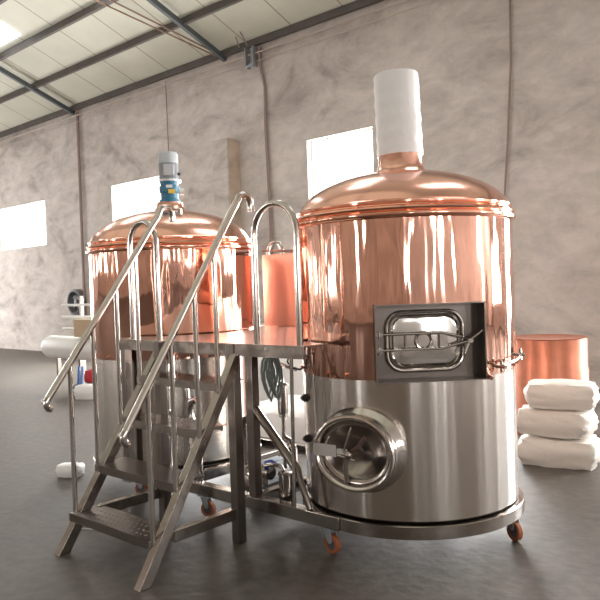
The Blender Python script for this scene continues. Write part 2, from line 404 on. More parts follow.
# ------------------------------------------------------------------ vessels
NAZ = -45.0; nv = Vector((math.cos(R(NAZ)), math.sin(R(NAZ)), 0)); tv = Vector((-nv.y, nv.x, 0))
NM = Matrix(((tv.x, 0, nv.x, 0), (tv.y, 0, nv.y, 0), (0, 1, 0, 0), (0, 0, 0, 1)))   # local (t, z, d) -> world
HZ0, HZ1, HT = .848, 1.265, .30
def vessel(cx, cy, zc, zr, niche, neck, name, label):
    t = thing(name, (cx, cy, .085), label, 'brewing vessel')
    seg = 144; half = math.degrees(math.asin(HT/.652)); k0 = 360/seg
    a0 = R(NAZ - half) if niche else 0
    # choose a seam-aligned angular grid: the niche spans an integer count of faces
    nf = 22
    angs = None
    if niche:
        span = 2*half; angs = [a0 + R(span)*k/nf for k in range(nf)] + [a0 + R(span) + (2*PI-R(span))*k/(seg-nf) for k in range(seg-nf)]
    else: angs = [2*PI*k/seg for k in range(seg)]
    def shell(prof, skiprows, nm, mat, lbl=None):
        m = MB(); rings = [[m.bm.verts.new((cx+r*math.cos(a), cy+r*math.sin(a), z)) for a in angs] for r, z in prof]
        for i in range(len(prof)-1):
            for k in range(seg):
                if i in skiprows and k < nf: continue
                k2 = (k+1) % seg; m.bm.faces.new([rings[i][k], rings[i][k2], rings[i+1][k2], rings[i+1][k]])
        return part(m, nm, mat, t, lbl, flip=False)
    if niche:
        shell([(.0001,.1),(.64,.095),(.648,.103),(.648,HZ0),(.648,zc)], (3,), 'steel_shell', SHELL, 'brushed stainless lower shell')
        shell([(.652,zc-.004),(.654,zc),(.654,HZ1),(.654,zr)], (0,1), 'copper_jacket', COPPER, 'mirror polished copper upper jacket')
    else:
        shell([(.0001,.1),(.64,.095),(.648,.103),(.648,zc)], (), 'steel_shell', SHELL, 'brushed stainless lower shell')
        shell([(.652,zc-.004),(.654,zc),(.654,zr)], (), 'copper_jacket', COPPER, 'mirror polished copper upper jacket')
    # beaded rim
    prof = [(r_, zr+(z_-zr)*1.25) for r_, z_ in [(.650,zr-.004),(.664,zr-.002),(.674,zr+.006),(.677,zr+.014),(.674,zr+.022),(.660,zr+.027),(.666,zr+.032),(.671,zr+.040),(.667,zr+.048),(.654,zr+.052),(.650,zr+.058),(.656,zr+.064),(.656,zr+.072),(.648,zr+.078),(.640,zr+.080)]]
    part(MB().lathe(prof, 144, cx=cx, cy=cy), 'rim_band', COPPER_RIM, t, 'beaded copper rim')
    zd = zr + .097; h = .285 if niche else .30; r1 = neck
    prof = []
    for i in range(25):
        r = .642 + (r1-.642)*i/24
        prof.append((r, zd + h*(1-(r/.652)**2)**.5 - h*(1-(.642/.652)**2)**.5))
    zt = prof[-1][1]
    part(MB().lathe(prof, 144, cx=cx, cy=cy), 'dome', COPPER_DOME, t, 'spun copper dome')
    # fixing studs along the lower edge of the copper (the flank towards the viewer)
    for k in range(17):
        az = -150 + k*12.5
        if niche and abs(az-NAZ) < 31: continue
        d = Vector((math.cos(R(az)), math.sin(R(az)), 0)); p = Vector((cx, cy, zc+.022))
        part(MB().cyl(p+d*.650, p+d*.663, .007, 8), 'stud', COPPER_RIM, t)
    part(MB().lathe([(.60,.085),(.60,.1)], 96, cx=cx, cy=cy), 'base_plinth', BLACK, t)
    return t, zt

# right-hand vessel
zcB, zrB = .861, 1.730
tb, ztB = vessel(0, 0, zcB, zrB, True, .172, 'brew_kettle', 'right copper-jacketed brewing vessel with white wrapped flue and square hatch')
part(MB().lathe([(.172,ztB-.002),(.160,ztB+.010),(.146,ztB+.026),(.138,ztB+.045),(.134,2.155),(.134,2.18),(.11,2.18)], 72), 'neck_collar', COPPER_DOME, tb, 'flared copper neck')
m = MB(); pr_ = []
z0 = 2.165; z1 = 2.655
for i in range(21):
    f = i/20; pr_.append((.141 + .002*math.sin(f*31) - .003*f, z0+(z1-z0)*f))
pr_ += [(.132, z1+.012), (.112, z1+.008), (.108, z1-.05), (.0001, z1-.05)]
Mt = Matrix.Translation((0,0,z0)) @ Matrix.Rotation(-.022, 4, 'Y') @ Matrix.Rotation(.01, 4, 'X') @ Matrix.Translation((0,0,-z0))
m.lathe([(.11,z0)]+pr_, 56, M=Mt)
rd = random.Random(3)
for v in m.bm.verts:
    d = Vector((v.co.x, v.co.y, 0))
    if d.length > .1: v.co += d.normalized()*rd.uniform(-.0015,.0015)
part(m, 'flue_pipe', WRAP, tb, 'flue wrapped in white foam sheet', smooth=60)
# square hatch niche
m = MB()
D0, D1 = .495, .628
def q(t_, z, d): return NM @ Vector((t_, z, d))
def quad(m, *ps):
    m.bm.faces.new([m.bm.verts.new(p) for p in ps])
th = .006
def slab(m, t0, t1, z0, z1, d0, d1): m.box(t0, t1, z0, z1, d0, d1, M=NM)
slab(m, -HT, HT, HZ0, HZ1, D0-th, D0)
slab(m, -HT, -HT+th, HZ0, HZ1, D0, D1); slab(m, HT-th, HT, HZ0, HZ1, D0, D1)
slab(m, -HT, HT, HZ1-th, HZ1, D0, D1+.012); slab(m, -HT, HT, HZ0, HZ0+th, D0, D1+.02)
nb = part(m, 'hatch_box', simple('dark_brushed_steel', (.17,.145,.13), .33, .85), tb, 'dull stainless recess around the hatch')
part(MB().tube([q(HT+.004,HZ0+.05,D1-.04), q(HT+.01,HZ0+.015,D1-.01), q(HT+.015,HZ0+.006,D1+.02)], [.012,.016,.012], 12), 'drain_lip', COPPER_RIM, tb)
def rrect(hw, hh, r, n=8):
    P = []
    for cx_, cy_, a in ((hw-r, hh-r, 0), (-hw+r, hh-r, 90), (-hw+r, -hh+r, 180), (hw-r, -hh+r, 270)):
        for i in range(n+1):
            b = R(a+90*i/n); P.append((cx_+r*math.cos(b), cy_+r*math.sin(b)))
    return P
CT, CZ = -.004, 1.058
def loop(hw, hh, r, d): return [q(CT+x, CZ+y, d) for x, y in rrect(hw, hh, r)]
part(MB().tube(loop(.212,.162,.09,D0+.012), .011, 10, closed=True), 'hatch_seat', POL, tb, 'polished hatch frame')
m = MB()
lv = [(.198,.148,.08,D0+.004),(.198,.148,.08,D0+.024),(.188,.138,.072,D0+.028),(.176,.126,.062,D0+.016),(.160,.110,.052,D0+.018)]
rows = [[m.bm.verts.new(p) for p in loop(*l)] for l in lv]
for A, B in zip(rows, rows[1:]):
    n = len(A)
    for k in range(n): m.bm.faces.new([A[k], A[(k+1)%n], B[(k+1)%n], B[k]])
m.bm.faces.new(rows[-1])
hd = part(m, 'hatch_door', POL, tb, 'rounded polished steel hatch door')
m = MB()
for zz in (.042, -.044):
    m.tube([q(-.262,CZ+zz,D0+.048), q(.08,CZ+zz,D0+.048), q(.215,CZ+zz*.25,D0+.056)], .0078, 10)
part(m, 'clamp_bar', TUBE, hd)
part(MB().tube([q(CT+.0+.045*math.cos(2*PI*k/28)-.01, CZ+.045*math.sin(2*PI*k/28), D0+.030) for k in range(28)], .008, 8, closed=True), 'door_boss', TUBE, hd)
m = MB()
slab(m, -.12, -.112, -.04+CZ, .04+CZ, D0+.018, D0+.044); part(m, 'strap_plate', STEEL, hd)
m = MB(); slab(m, .072, .115, -.04+CZ, .04+CZ, D0+.018, D0+.044); part(m, 'strap_plate', STEEL, hd)
for zz in (.042, -.044):
    m = MB(); m.box(-.288, -.245, CZ+zz-.012, CZ+zz+.012, D0, D0+.055, M=NM)
    m.cyl(q(-.265,CZ+zz-.02,D0+.05), q(-.265,CZ+zz+.02,D0+.05), .008, 10)
    part(m, 'hinge', STEEL, tb)
m = MB(); c0 = q(.232, CZ-.004, D0+.062)
m.cyl(q(.232,CZ-.004,D0+.0), q(.232,CZ-.004,D0+.085), .013, 14); m.sphere(c0, .02, 14)
for a, l in ((38,.085),(-118,.075),(150,.05)):
    m.tube([c0, q(.232+l*math.cos(R(a)), CZ-.004+l*math.sin(R(a)), D0+.085)], [.008,.007], 8)
    m.sphere(q(.232+l*math.cos(R(a)), CZ-.004+l*math.sin(R(a)), D0+.085), .009, 10)
part(m, 'clamp_handwheel', TUBE, tb)
# lower oval manway, tilted to the stairs side
MAZ = -80.0; mn = Vector((math.cos(R(MAZ)), math.sin(R(MAZ)), 0)); mt = Vector((-mn.y, mn.x, 0))
MZ = .482
MM = Matrix(((mt.x, 0, mn.x, 0), (mt.y, 0, mn.y, 0), (0, 1, 0, MZ), (0, 0, 0, 1)))
def oval(m, prof, seg=72):
    """prof: list of (margin added to both half axes, d)"""
    rows = []
    for g, d in prof:
        row = []
        for k in range(seg):
            a = 2*PI*k/seg; x = (.212+g)*math.cos(a); y = (.178+g)*math.sin(a)
            row.append(m.bm.verts.new(MM @ Vector((x, y, d))))
        rows.append(row)
    for A, B in zip(rows, rows[1:]):
        for k in range(seg): m.bm.faces.new([A[k], A[(k+1)%seg], B[(k+1)%seg], B[k]])
    return rows
m = MB()
oval(m, [(.030,.56),(.030,.640),(.044,.648),(.053,.660),(.054,.674),(.046,.686),(.026,.694),(.016,.708),(.014,.735),(.020,.748),(.026,.757),(.028,.768),(.024,.778),(.014,.782),(.004,.778),(-.004,.768),(-.006,.745),(-.006,.72)])
mw = part(m, 'manway_neck', POL, tb, 'polished oval manway ring')
m = MB()
rows = oval(m, [(-.006,.742),(-.012,.748),(-.022,.746),(-.034,.736)])
seg = 72; base = rows[-1]; prev = base
for i in range(1, 9):
    f = 1-i/9; d = .736 - .085*(1-f*f)
    row = [m.bm.verts.new(MM @ Vector(((.178*f)*math.cos(2*PI*k/seg), (.144*f)*math.sin(2*PI*k/seg), d))) for k in range(seg)]
    for k in range(seg): m.bm.faces.new([prev[k], prev[(k+1)%seg], row[(k+1)%seg], row[k]])
    prev = row
m.bm.faces.new(prev)
md = part(m, 'manway_door', STEEL, tb, 'dished oval door')
def mq(x, y, d): return MM @ Vector((x, y, d))
m = MB(); m.box(-.225, -.085, -.020, .045, .784, .798, M=MM)
m.box(-.085,-.02,-.005,.026,.784,.792, M=MM)
part(m, 'hinge_plate', TUBE, md)
m = MB(); m.tube([mq(-.045,.01,.785), mq(-.015,.075,.80), mq(.008,.145,.79)], .0085, 10)
part(m, 'lever', TUBE, md)
m = MB(); m.tube([mq(-.02,.0,.775), mq(.05,.05,.79)], .010, 10); m.tube([mq(.05,.05,.79), mq(.092,.098,.80)], .013, 12)
part(m, 'grip', simple('brown_grip', (.10,.06,.045), .5), md, 'dark brown hand grip')
m = MB(); m.tube([mq(-.048,-.165,.755), mq(-.046,-.06,.772), mq(-.04,.01,.775)], .013, 10)
part(m, 'crossbar', STEEL, md)
m = MB(); m.cyl(mq(-.01,0,.70), mq(-.01,0,.80), .018, 16); m.sphere(mq(-.01,0,.80), .024, 14); m.tube([mq(-.08,-.01,.79), mq(.03,-.028,.80)], .008, 10)
part(m, 'screw_knob', STEEL, md)
# two black ports on the left flank
for az, z in ((-126.6,.705),(-125,.462)):
    d = Vector((math.cos(R(az)), math.sin(R(az)), 0)); p = d*.645; p.z = z
    m = MB(); m.cyl(p, p+d*.02, .024, 20); m.cyl(p+d*.02, p+d*.032, .016, 16)
    pt = part(m, 'port', BLACK, tb, 'round black side port')
    part(MB().sphere(p+d*.034, .008, 10), 'port_plug', POL, pt)
# probe fittings on the right flank at the copper edge
t = thing('sensor_line', (.66,-.02,.90), 'small polished valve line crossing the copper edge at the right flank', 'valve')
pts = [Vector((.665*math.cos(R(a)), .665*math.sin(R(a)), .905+.0012*(a+5))) for a in range(-8, 24, 3)]
part(MB().tube([p*1.03 if False else Vector((p.x*1.025, p.y*1.025, p.z)) for p in pts], .008, 10), 'sensor_tube', TUBE, t)
for a, z in ((-8,.90),(20,.935)):
    d = Vector((math.cos(R(a)), math.sin(R(a)), 0)); p = d*.65; p.z = z
    part(MB().cyl(p, p+d*.055, .011, 12).cyl(p+d*.03+Vector((0,0,-.03)), p+d*.03+Vector((0,0,.035)), .008, 10), 'fitting', TUBE, t)
tag(t, t['label'], 'valve')

# left-hand vessel
AX, AY = -2.180, -.080
ta, ztA = vessel(AX, AY, .88, 1.687, False, .135, 'mash_tun', 'left copper-jacketed brewing vessel with grey and blue agitator motor on its dome')
part(MB().lathe([(.135,ztA-.004),(.130,ztA+.015),(.112,ztA+.032),(.104,2.085),(.104,2.10),(.0001,2.10)], 56, cx=AX, cy=AY), 'neck_collar', COPPER_DOME, ta, 'small copper neck')
a = R(-28); p = Vector((AX+.40*math.cos(a), AY+.40*math.sin(a), ztA-.07))
m = MB(); m.cyl(p, p+Vector((.0,0,.05)), .02, 12); m.tube([p+Vector((0,0,.045)), p+Vector((-.08,-.05,.06))], .008, 8)
part(m, 'dome_latch', TUBE, ta)
zg = 2.10
t = thing('agitator_motor', (AX, AY, zg), 'grey finned motor on a blue gearbox on top of the left copper dome', 'motor')
part(MB().lathe([(.0001,zg+.0005),(.085,zg+.0005),(.085,zg+.02),(.070,zg+.03),(.070,zg+.075),(.082,zg+.085),(.082,zg+.13),(.072,zg+.14),(.078,zg+.17),(.0001,zg+.17)], 40, cx=AX, cy=AY), 'gearbox', BLUE, t, 'blue gearbox', smooth=30)
gb = bpy.data.objects.new  # noqa
zm = zg+.17
part(MB().lathe([(.0001,zm),(.098,zm),(.098,zm+.014),(.0001,zm+.014)], 40, cx=AX, cy=AY), 'motor_flange', PLATE, t)
m = MB(); m.lathe([(.0001,zm+.014),(.066,zm+.014),(.066,zm+.16),(.0001,zm+.16)], 40, cx=AX, cy=AY)
for k in range(28):
    a = 2*PI*k/28; d = Vector((math.cos(a), math.sin(a), 0)); c = Vector((AX, AY, 0))
    m.beam(c+d*.072+Vector((0,0,zm+.014)), c+d*.072+Vector((0,0,zm+.155)), .005, .014, up=d)
part(m, 'motor_body', MOTOR, t, smooth=30)
part(MB().lathe([(.079,zm+.150),(.079,zm+.222),(.070,zm+.238),(.0001,zm+.240)], 40, cx=AX, cy=AY), 'fan_cowl', MOTOR, t)
vd = Vector((2.38-AX, -3.69-AY, 0)).normalized(); vs_ = Vector((-vd.y, vd.x, 0))
c = Vector((AX, AY, zm+.085)) + vd*.085 + vs_*.0
part(MB().beam(c-Vector((0,0,.045)), c+Vector((0,0,.045)), .085, .05, up=vd), 'terminal_box', MOTOR, t, bevel=.006)
c = Vector((AX, AY, zm+.06)) + vs_*.075 + vd*.03
part(MB().cyl(c, c+vs_*.018+vd*.01, .012, 12), 'cable_gland', BLACK, t)
c = Vector((AX, AY, zg+.085)) + vd*.073 + vs_*.018
part(MB().beam(c-Vector((0,0,.016)), c+Vector((0,0,.016)), .055, .022, up=vd), 'warning_label', YELLOW, t, 'yellow sticker')
c = Vector((AX, AY, zg+.09)) + vs_*.088
part(MB().lathe([(.0001,0),(.026,0),(.026,.03),(.0001,.03)], 20, M=Matrix.Translation(c) @ vs_.to_track_quat('Z','Y').to_matrix().to_4x4()), 'gearbox_cap', PLATE, t)
part(MB().beam(Vector((AX,AY,zg+.125))+vd*.078-Vector((0,0,.012)), Vector((AX,AY,zg+.125))+vd*.078+Vector((0,0,.012)), .05, .012, up=vd), 'rating_plate', PLATE, t)

# ------------------------------------------------------------------ skid
sk = thing('skid_frame', (-1.1,0,.01), 'stainless box-section skid carrying both vessels on castors', 'frame')
for cx, cy in ((0,0),(AX,AY)):
    part(MB().lathe([(.588,.012),(.674,.012),(.678,.016),(.678,.081),(.674,.085),(.588,.085)], 144, cx=cx, cy=cy, closed=True), 'base_ring', STEEL, sk, 'rolled ring under a vessel')
part(MB().box(-2.19,-.035,-.688,-.618,.010,.086), 'side_rail', STEEL, sk, bevel=.004)
part(MB().box(-2.19,-.035,.55,.62,.010,.084), 'side_rail', STEEL, sk, bevel=.004)
part(MB().box(-1.95,-1.86,-.79,-.688,.012,.084), 'outrigger', STEEL, sk, bevel=.004)
for x in (-1.50,-.78): part(MB().box(x,x+.06,-.618,.55,.012,.083), 'cross_member', STEEL, sk, bevel=.004)
def caster(x, y, yaw, axisfix=False):
    """yaw: heading of the wheel plane"""
    f = MB(); M = Matrix.Translation((x, y, 0)) @ Matrix.Rotation(yaw, 4, 'Z')
    f.box(-.045,.045,-.035,.035,.004,.011, M=M)
    f.lathe([(.0001,-.008),(.026,-.008),(.026,.004),(.0001,.004)], 20, M=M)
    for s in (-1, 1):
        f.prism([(-.026,-.006),(.026,-.006),(.040,-.065),(.030,-.078),(.010,-.078)], .0215, .0255, M=M @ Matrix(((1,0,0,0),(0,0,s,0),(0,1,0,0),(0,0,0,1))))
    f.box(-.03,.03,-.026,.026,-.010,-.005, M=M)
    f.cyl(M @ Vector((.022,-.030,-.065)), M @ Vector((.022,.030,-.065)), .007, 10)
    c = part(f, 'caster', ZINC, sk, 'zinc castor with orange tyre')
    W = M @ Matrix.Translation((.022, 0, FLOOR+.055)) @ Matrix.Rotation(PI/2, 4, 'X')
    part(MB().lathe([(.034,-.018),(.050,-.018),(.0545,-.012),(.0545,.012),(.050,.018),(.034,.018)], 36, M=W, closed=True), 'tyre', ORANGE, c, 'orange tyre')
    part(MB().lathe([(.0001,-.014),(.034,-.014),(.034,.014),(.0001,.014)], 24, M=W), 'wheel_hub', DKGREY, c)
caster(-.135,-.648, R(-5)); caster(.60,.14, R(-25)); caster(-1.20,-.648, R(10)); caster(-1.98,-.62, R(20)); caster(-.2,.60, R(40)); caster(-2.1,.56, R(0))

# ------------------------------------------------------------------ platform
pf = thing('work_platform', (-.98,-.85,FLOOR), 'raised stainless working deck between the two copper vessels', 'platform')
DZ = 1.055
poly = [(-1.86,-.86), (-.10,-.86)]
rn = .685
def arc(cx, cy, a0, a1, n=18): return [(cx+rn*math.cos(R(a0+(a1-a0)*i/n)), cy+rn*math.sin(R(a0+(a1-a0)*i/n))) for i in range(n+1)]
aB0 = -math.degrees(math.acos(-.10/rn)); aB1 = -(360-math.degrees(math.acos(-.38/rn)))
poly += arc(0, 0, aB0, aB1)
poly += [(-.38, 1.05), (AX+.10, 1.05), (AX+.10, .72), (AX+.38, .62)]
aA0 = math.degrees(math.acos(.38/rn)); aA1 = -math.degrees(math.acos((-1.86-AX)/rn))
poly += arc(AX, AY, aA0, aA1)
part(MB().prism(poly, DZ-.006, DZ), 'deck_plate', DECKM, pf, 'smooth bright deck plate')
m = MB(); m.box(-1.86,-.10,-.862,-.856,DZ-.072,DZ-.0005); m.box(-1.86,-.10,-.856,-.815,DZ-.072,DZ-.066)
part(m, 'front_fascia', STEEL, pf)
m = MB(); m.box(-1.38,-.72,1.0,1.05,DZ-.066,DZ-.006); m.box(-1.50,-1.45,-.80,1.0,DZ-.06,DZ-.006); m.box(-.74,-.69,-.80,1.0,DZ-.06,DZ-.006)
for y in (-.2,.4): m.box(-1.45,-.74,y,y+.05,DZ-.06,DZ-.006)
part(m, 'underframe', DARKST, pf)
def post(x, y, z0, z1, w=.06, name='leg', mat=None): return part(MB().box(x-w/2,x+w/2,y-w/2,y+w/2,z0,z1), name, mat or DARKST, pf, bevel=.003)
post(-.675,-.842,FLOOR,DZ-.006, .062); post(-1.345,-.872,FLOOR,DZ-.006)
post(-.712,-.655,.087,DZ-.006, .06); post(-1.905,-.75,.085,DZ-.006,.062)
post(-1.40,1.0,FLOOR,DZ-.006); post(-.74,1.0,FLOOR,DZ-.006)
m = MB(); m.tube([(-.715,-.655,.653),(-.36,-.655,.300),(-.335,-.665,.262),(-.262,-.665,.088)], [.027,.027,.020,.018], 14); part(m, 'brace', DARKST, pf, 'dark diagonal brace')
m = MB(); m.tube([(-.335,-.70,DZ-.07),(-.350,-.70,.088)], .011, 12); part(m, 'support_rod', TUBE, pf)
def hoop(x0, x1, name_lbl, yb=-.845, ztop=1.85):
    r = (x1-x0)/2; zc = ztop-r
    pts = [(x0,yb,DZ+.001),(x0,yb,DZ+.3)] + [((x0+x1)/2 - r*math.cos(PI*i/16), yb, zc + r*math.sin(PI*i/16)) for i in range(17)] + [(x1,yb,DZ+.3),(x1,yb,DZ+.001)]
    return part(MB().tube(pts, .019, 16), 'guard_hoop', TUBE, pf, name_lbl)
hoop(-.465,-.135,'right guard hoop'); hoop(-1.665,-1.375,'left guard hoop')

# ------------------------------------------------------------------ stairs
st = thing('access_stairs', (-1.0,-1.5,FLOOR), 'open stainless stairs with tubular handrails leading up to the deck', 'stairs')
XN0, XN1, XF0, XF1 = -.675, -.622, -1.41, -1.355
sy0, sz0, sy1, sz1 = -1.519, .032, -.862, 1.005
dy, dz = sy1-sy0, sz1-sz0; Ls = math.hypot(dy, dz); dy /= Ls; dz /= Ls
def stringer(x0, x1):
    t_ = .06
    # upper edge line, thickness measured at right angles
    ny, nz = dz, -dy
    sf = (FLOOR - sz0)/dz
    yA = sy0 + dy*sf
    ylow = yA + t_/dz
    poly = [(yA, FLOOR), (ylow, FLOOR), (sy1, sz1 - (t_/dz)*dz/dy), (sy1, sz1)]
    M = Matrix(((0,0,1,0),(1,0,0,0),(0,1,0,0),(0,0,0,1)))
    m = MB(); m.prism(poly, x0, x1, M=M)
    if x0 > -1:
        for v in m.bm.verts: v.co.x += .045*(1-(v.co.z-FLOOR)/1.17)
    return part(m, 'stringer', STEEL, st, bevel=.003)
stringer(XN0, XN1); stringer(XF0, XF1)
TR = [(-1.519,.032),(-1.336,.284),(-1.150,.541),(-1.005,.790)]
for i, (y, z) in enumerate(TR):
    m = MB(); dpt = .215 if i else .20
    m.box(XF0-.002, XN0+.030, y-.004, y+dpt, z+.042, z+.048)
    m.box(XF0-.002, XN0+.030, y-.008, y-.004, z, z+.048)
    m.box(XF0+.05, XN0-.005, y+dpt-.004, y+dpt, z+.004, z+.048)
    if i == 0:
        for a in range(16):
            for b in range(4): 
                x = XF0+.10+a*.04; yy = y+.03+b*.045
                m.sphere((x, yy, z+.048), .007, 8, (1,1,.5))
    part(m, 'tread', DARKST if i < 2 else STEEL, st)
part(MB().box(XN0+.002, XN1-.004, -1.36, -.905, .02, .085), 'foot_beam', STEEL, st, bevel=.003)
part(MB().box(XF0+.002, XF1-.004, -1.36, -.905, .02, .085), 'foot_beam', STEEL, st, bevel=.003)
def railz(y): return .65 + 1.4857*(y+1.651)
def handrail(x, lbl, sl=1.4857, zb0=.65):
    def railz(y): return zb0 + sl*(y+1.651)
    e_ = zb0-.65
    P = [(x+.0,-1.628,.606+e_),(x,-1.645,.610+e_),(x,-1.657,.628+e_),(x,-1.656,.652+e_),(x,-1.640,.674+e_)]
    P += [(x,-1.2,railz(-1.2)),(x,-.86,railz(-.86)),(x,-.820,railz(-.82)-.008)]
    P += [(x,-.790,1.925),(x,-.755,1.942),(x,-.720,1.935),(x,-.697,1.905),(x,-.692,1.865),(x,-.692,1.845)]
    h = part(MB().tube(P, .0205, 16), 'handrail', TUBE, st, lbl)
    for y in (-1.50,-1.335,-1.160,-1.005):
        zb = sz0 + (y-sy0)*dz/dy
        part(MB().tube([(x,y,zb-.01),(x,y,railz(y)-.008)], .0145, 14), 'baluster', TUBE, h)
    part(MB().sphere((x-.03,-1.652,.648+e_), .018, 14), 'end_knob', POL, h)
handrail(-.632, 'near handrail'); handrail(-1.385, 'far handrail', 1.335, .762)

# ------------------------------------------------------------------ copper cabinet and pipework
t = thing('control_cabinet', (-1.55,.74,DZ), 'copper-clad rectangular cabinet standing on the deck behind the right hoop', 'cabinet')
part(MB().box(-1.80,-1.28,.585,.95,DZ+.0005,DZ+.605), 'cabinet_body', COPPER_SATIN, t, bevel=.006)
m = MB(); M = Matrix.Translation((-1.54,.765,DZ+.625)) @ Matrix.Rotation(R(2.5), 4, 'Y'); m.box(-.25,.27,-.19,.19,-.006,.010, M=M)
part(m, 'cabinet_lid', DARKST, t, 'dark steel lid')
o = MB().tube([(-2.03,.90,DZ+.002),(-2.03,.90,1.70)]+[(-1.94-.09*math.cos(R(a)), .90, 1.70+.09*math.sin(R(a))) for a in range(20,181,20)]+[(-1.85,.90,1.60)], .015, 12)
o = o.build('bent_tube', TUBE, loc=(-2.03,.9,DZ)); tag(o, 'small bent steel tube arching beside the copper cabinet', 'pipe')

def zt(x, y): return FLOOR
# filter housing, pump, strainer, valves beneath the deck
t = thing('filter_housing', (-1.02,-.05,.083), 'slim vertical stainless filter cylinder under the right part of the deck', 'filter')
part(MB().lathe([(.0001,.475),(.034,.475),(.038,.49),(.038,.66),(.043,.663),(.043,.68),(.034,.69),(.014,.70),(.010,.73),(.0001,.73)], 28, cx=-1.02, cy=-.05), 'filter_body', POL, t)
part(MB().cyl((-1.02,-.05,.083), (-1.02,-.05,.475), .016, 14), 'stand_pipe', TUBE, t)
part(MB().cyl((-1.02,-.05,.45), (-1.02,-.05,.475), .032, 18), 'clamp_ring', TUBE, t)
part(MB().tube([(-1.02,-.05,.30),(-.93,-.08,.29),(-.88,-.10,.24),(-.87,-.11,.10)], .022, 14), 'outlet_elbow', TUBE, t)
t = thing('strainer', (-.55,-.56,.012), 'small stainless strainer can standing beside the skid rail', 'strainer')
t = t
part(MB().lathe([(.0001,.013),(.045,.013),(.052,.02),(.052,.215),(.058,.218),(.058,.232),(.05,.235),(.0001,.236)], 28, cx=-.55, cy=-.54), 'strainer_can', STEEL, t)
part(MB().tube([(-.58,-.54,.236),(-.60,-.54,.262),(-.66,-.55,.268),(-.72,-.56,.25)], .012, 12), 'strainer_handle', TUBE, t)
t = thing('butterfly_valve', (-.84,-.44,.083), 'butterfly valve with bright blue lever behind the deck post', 'valve')
part(MB().cyl((-.90,-.44,.17), (-.78,-.44,.17), .045, 22), 'valve_body', POL, t)
part(MB().cyl((-.84,-.44,.083), (-.84,-.44,.14), .02, 12), 'valve_foot', STEEL, t)
part(MB().tube([(-.80,-.46,.20),(-.78,-.48,.245),(-.72,-.50,.265),(-.655,-.51,.255)], [.018,.018,.015,.013], 12), 'valve_lever', BLUEH, t, 'blue lever')
t = thing('hose_bundle', (-.73,-.5,DZ-.05), 'grey-green hose coils hanging from the deck edge', 'hose', )
for k in range(5):
    x = -.745+k*.010; l = .29+.03*math.sin(k*2.1)
    pts = [(x-.01, -.5+.02*k, DZ-.080)]+[(x+.022*math.sin(PI*i/10), -.5+.012*k+.05*math.sin(2*PI*i/10), DZ-.085-l*(1-abs(1-i/5))) for i in range(1,10)]+[(x+.03,-.5+.02*k,DZ-.080)]
    part(MB().tube(pts, .0075, 10), 'hose_coil', HOSE, t)
o = MB().tube([(-.42,-.62,DZ-.074),(-.44,-.62,.93),(-.40,-.62,.895),(-.34,-.62,.89),(-.29,-.62,.915),(-.28,-.62,DZ-.074)], .006, 10).build('cable_loop', BLACK, loc=(-.35,-.62,DZ-.07))
tag(o, 'black cable loop hanging below the deck next to the right vessel', 'cable')
o = MB().tube([(-.95,-.20,.86),(-.46,-.53,.875)], .014, 12).build('process_pipe', TUBE, loc=(-.7,-.35,.86)); 
tag(o, 'thin horizontal steel pipe below the deck near the hanging cable loop', 'pipe')
t = thing('transfer_pump', (-1.12,-.15,FLOOR), 'floor pump with steel volute and grey motor under the deck between the two vessels', 'pump')
part(MB().lathe([(.0001,0),(.09,0),(.10,.02),(.10,.06),(.07,.08),(.0001,.08)], 30, M=Matrix.Translation((-1.12,-.30,.06)) @ Matrix.Rotation(PI/2,4,'X')), 'volute', POL, t)
m = MB(); m.cyl((-1.12,-.28,.06),(-1.12,.02,.06), .075, 28)
for k in range(18):
    a = 2*PI*k/18; d = Vector((math.cos(a),0,math.sin(a))); c = Vector((-1.12,0,.06))+d*.08
    m.beam(c+Vector((0,-.25,0)), c+Vector((0,0,0)), .004, .016, up=d)
part(m, 'pump_motor', MOTOR, t)
part(MB().box(-1.20,-1.04,-.26,-.02,FLOOR,-.03), 'pump_foot', DKGREY, t)
part(MB().tube([(-1.12,-.34,.14),(-1.12,-.34,.34),(-1.12,-.35,.42),(-1.10,-.37,.47),(-1.02,-.40,.50)], .024, 14), 'riser', TUBE, t)
o = MB().tube([(-1.53,-.63,.80),(-1.50,-.63,.80),(-1.44,-.62,.76),(-1.42,-.60,.68),(-1.42,-.60,.087)], .026, 16).build('process_pipe', TUBE, loc=(-1.42,-.60,.087))
tag(o, 'thick bent steel pipe dropping behind the upper stair treads', 'pipe')
t = thing('sight_glass_pipe', (-1.62,-.60,.087), 'vertical pipe with glass section and clamps behind the far handrail posts', 'pipe')
X_ = -1.64
part(MB().tube([(X_,-.60,.087),(X_,-.60,.34)], .030, 14), 'lower_pipe', TUBE, t)
part(MB().cyl((X_,-.60,.34),(X_,-.60,.52), .042, 20), 'glass_tube', GLASS, t)
part(MB().tube([(X_,-.60,.52),(X_,-.60,.86)], .030, 14), 'upper_pipe', TUBE, t)
for z in (.335,.52,.68,.80): part(MB().cyl((X_,-.60,z-.008),(X_,-.60,z+.010), .050, 18), 'clamp_ring', POL, t)
part(MB().tube([(X_,-.63,.68),(X_+.07,-.68,.70),(X_+.13,-.70,.70)], .008, 8), 'valve_handle', YELLOWG, t)
part(MB().lathe([(.0001,0),(.038,0),(.040,.012),(.034,.02),(.0001,.02)], 24, M=Matrix.Translation((X_+.02,-.645,.60)) @ Matrix.Rotation(PI/2,4,'X')), 'dial', YELLOWG, t)
t = thing('elbow_valve', (-1.28,-.62,.087), 'polished double elbow with valve seen between the two middle balusters', 'valve')
part(MB().tube([(-1.29,-.62,.087),(-1.29,-.62,.34),(-1.31,-.62,.42),(-1.36,-.62,.50),(-1.37,-.62,.56),(-1.34,-.62,.62),(-1.28,-.62,.64)], .028, 14), 'elbow_pipe', POL, t)
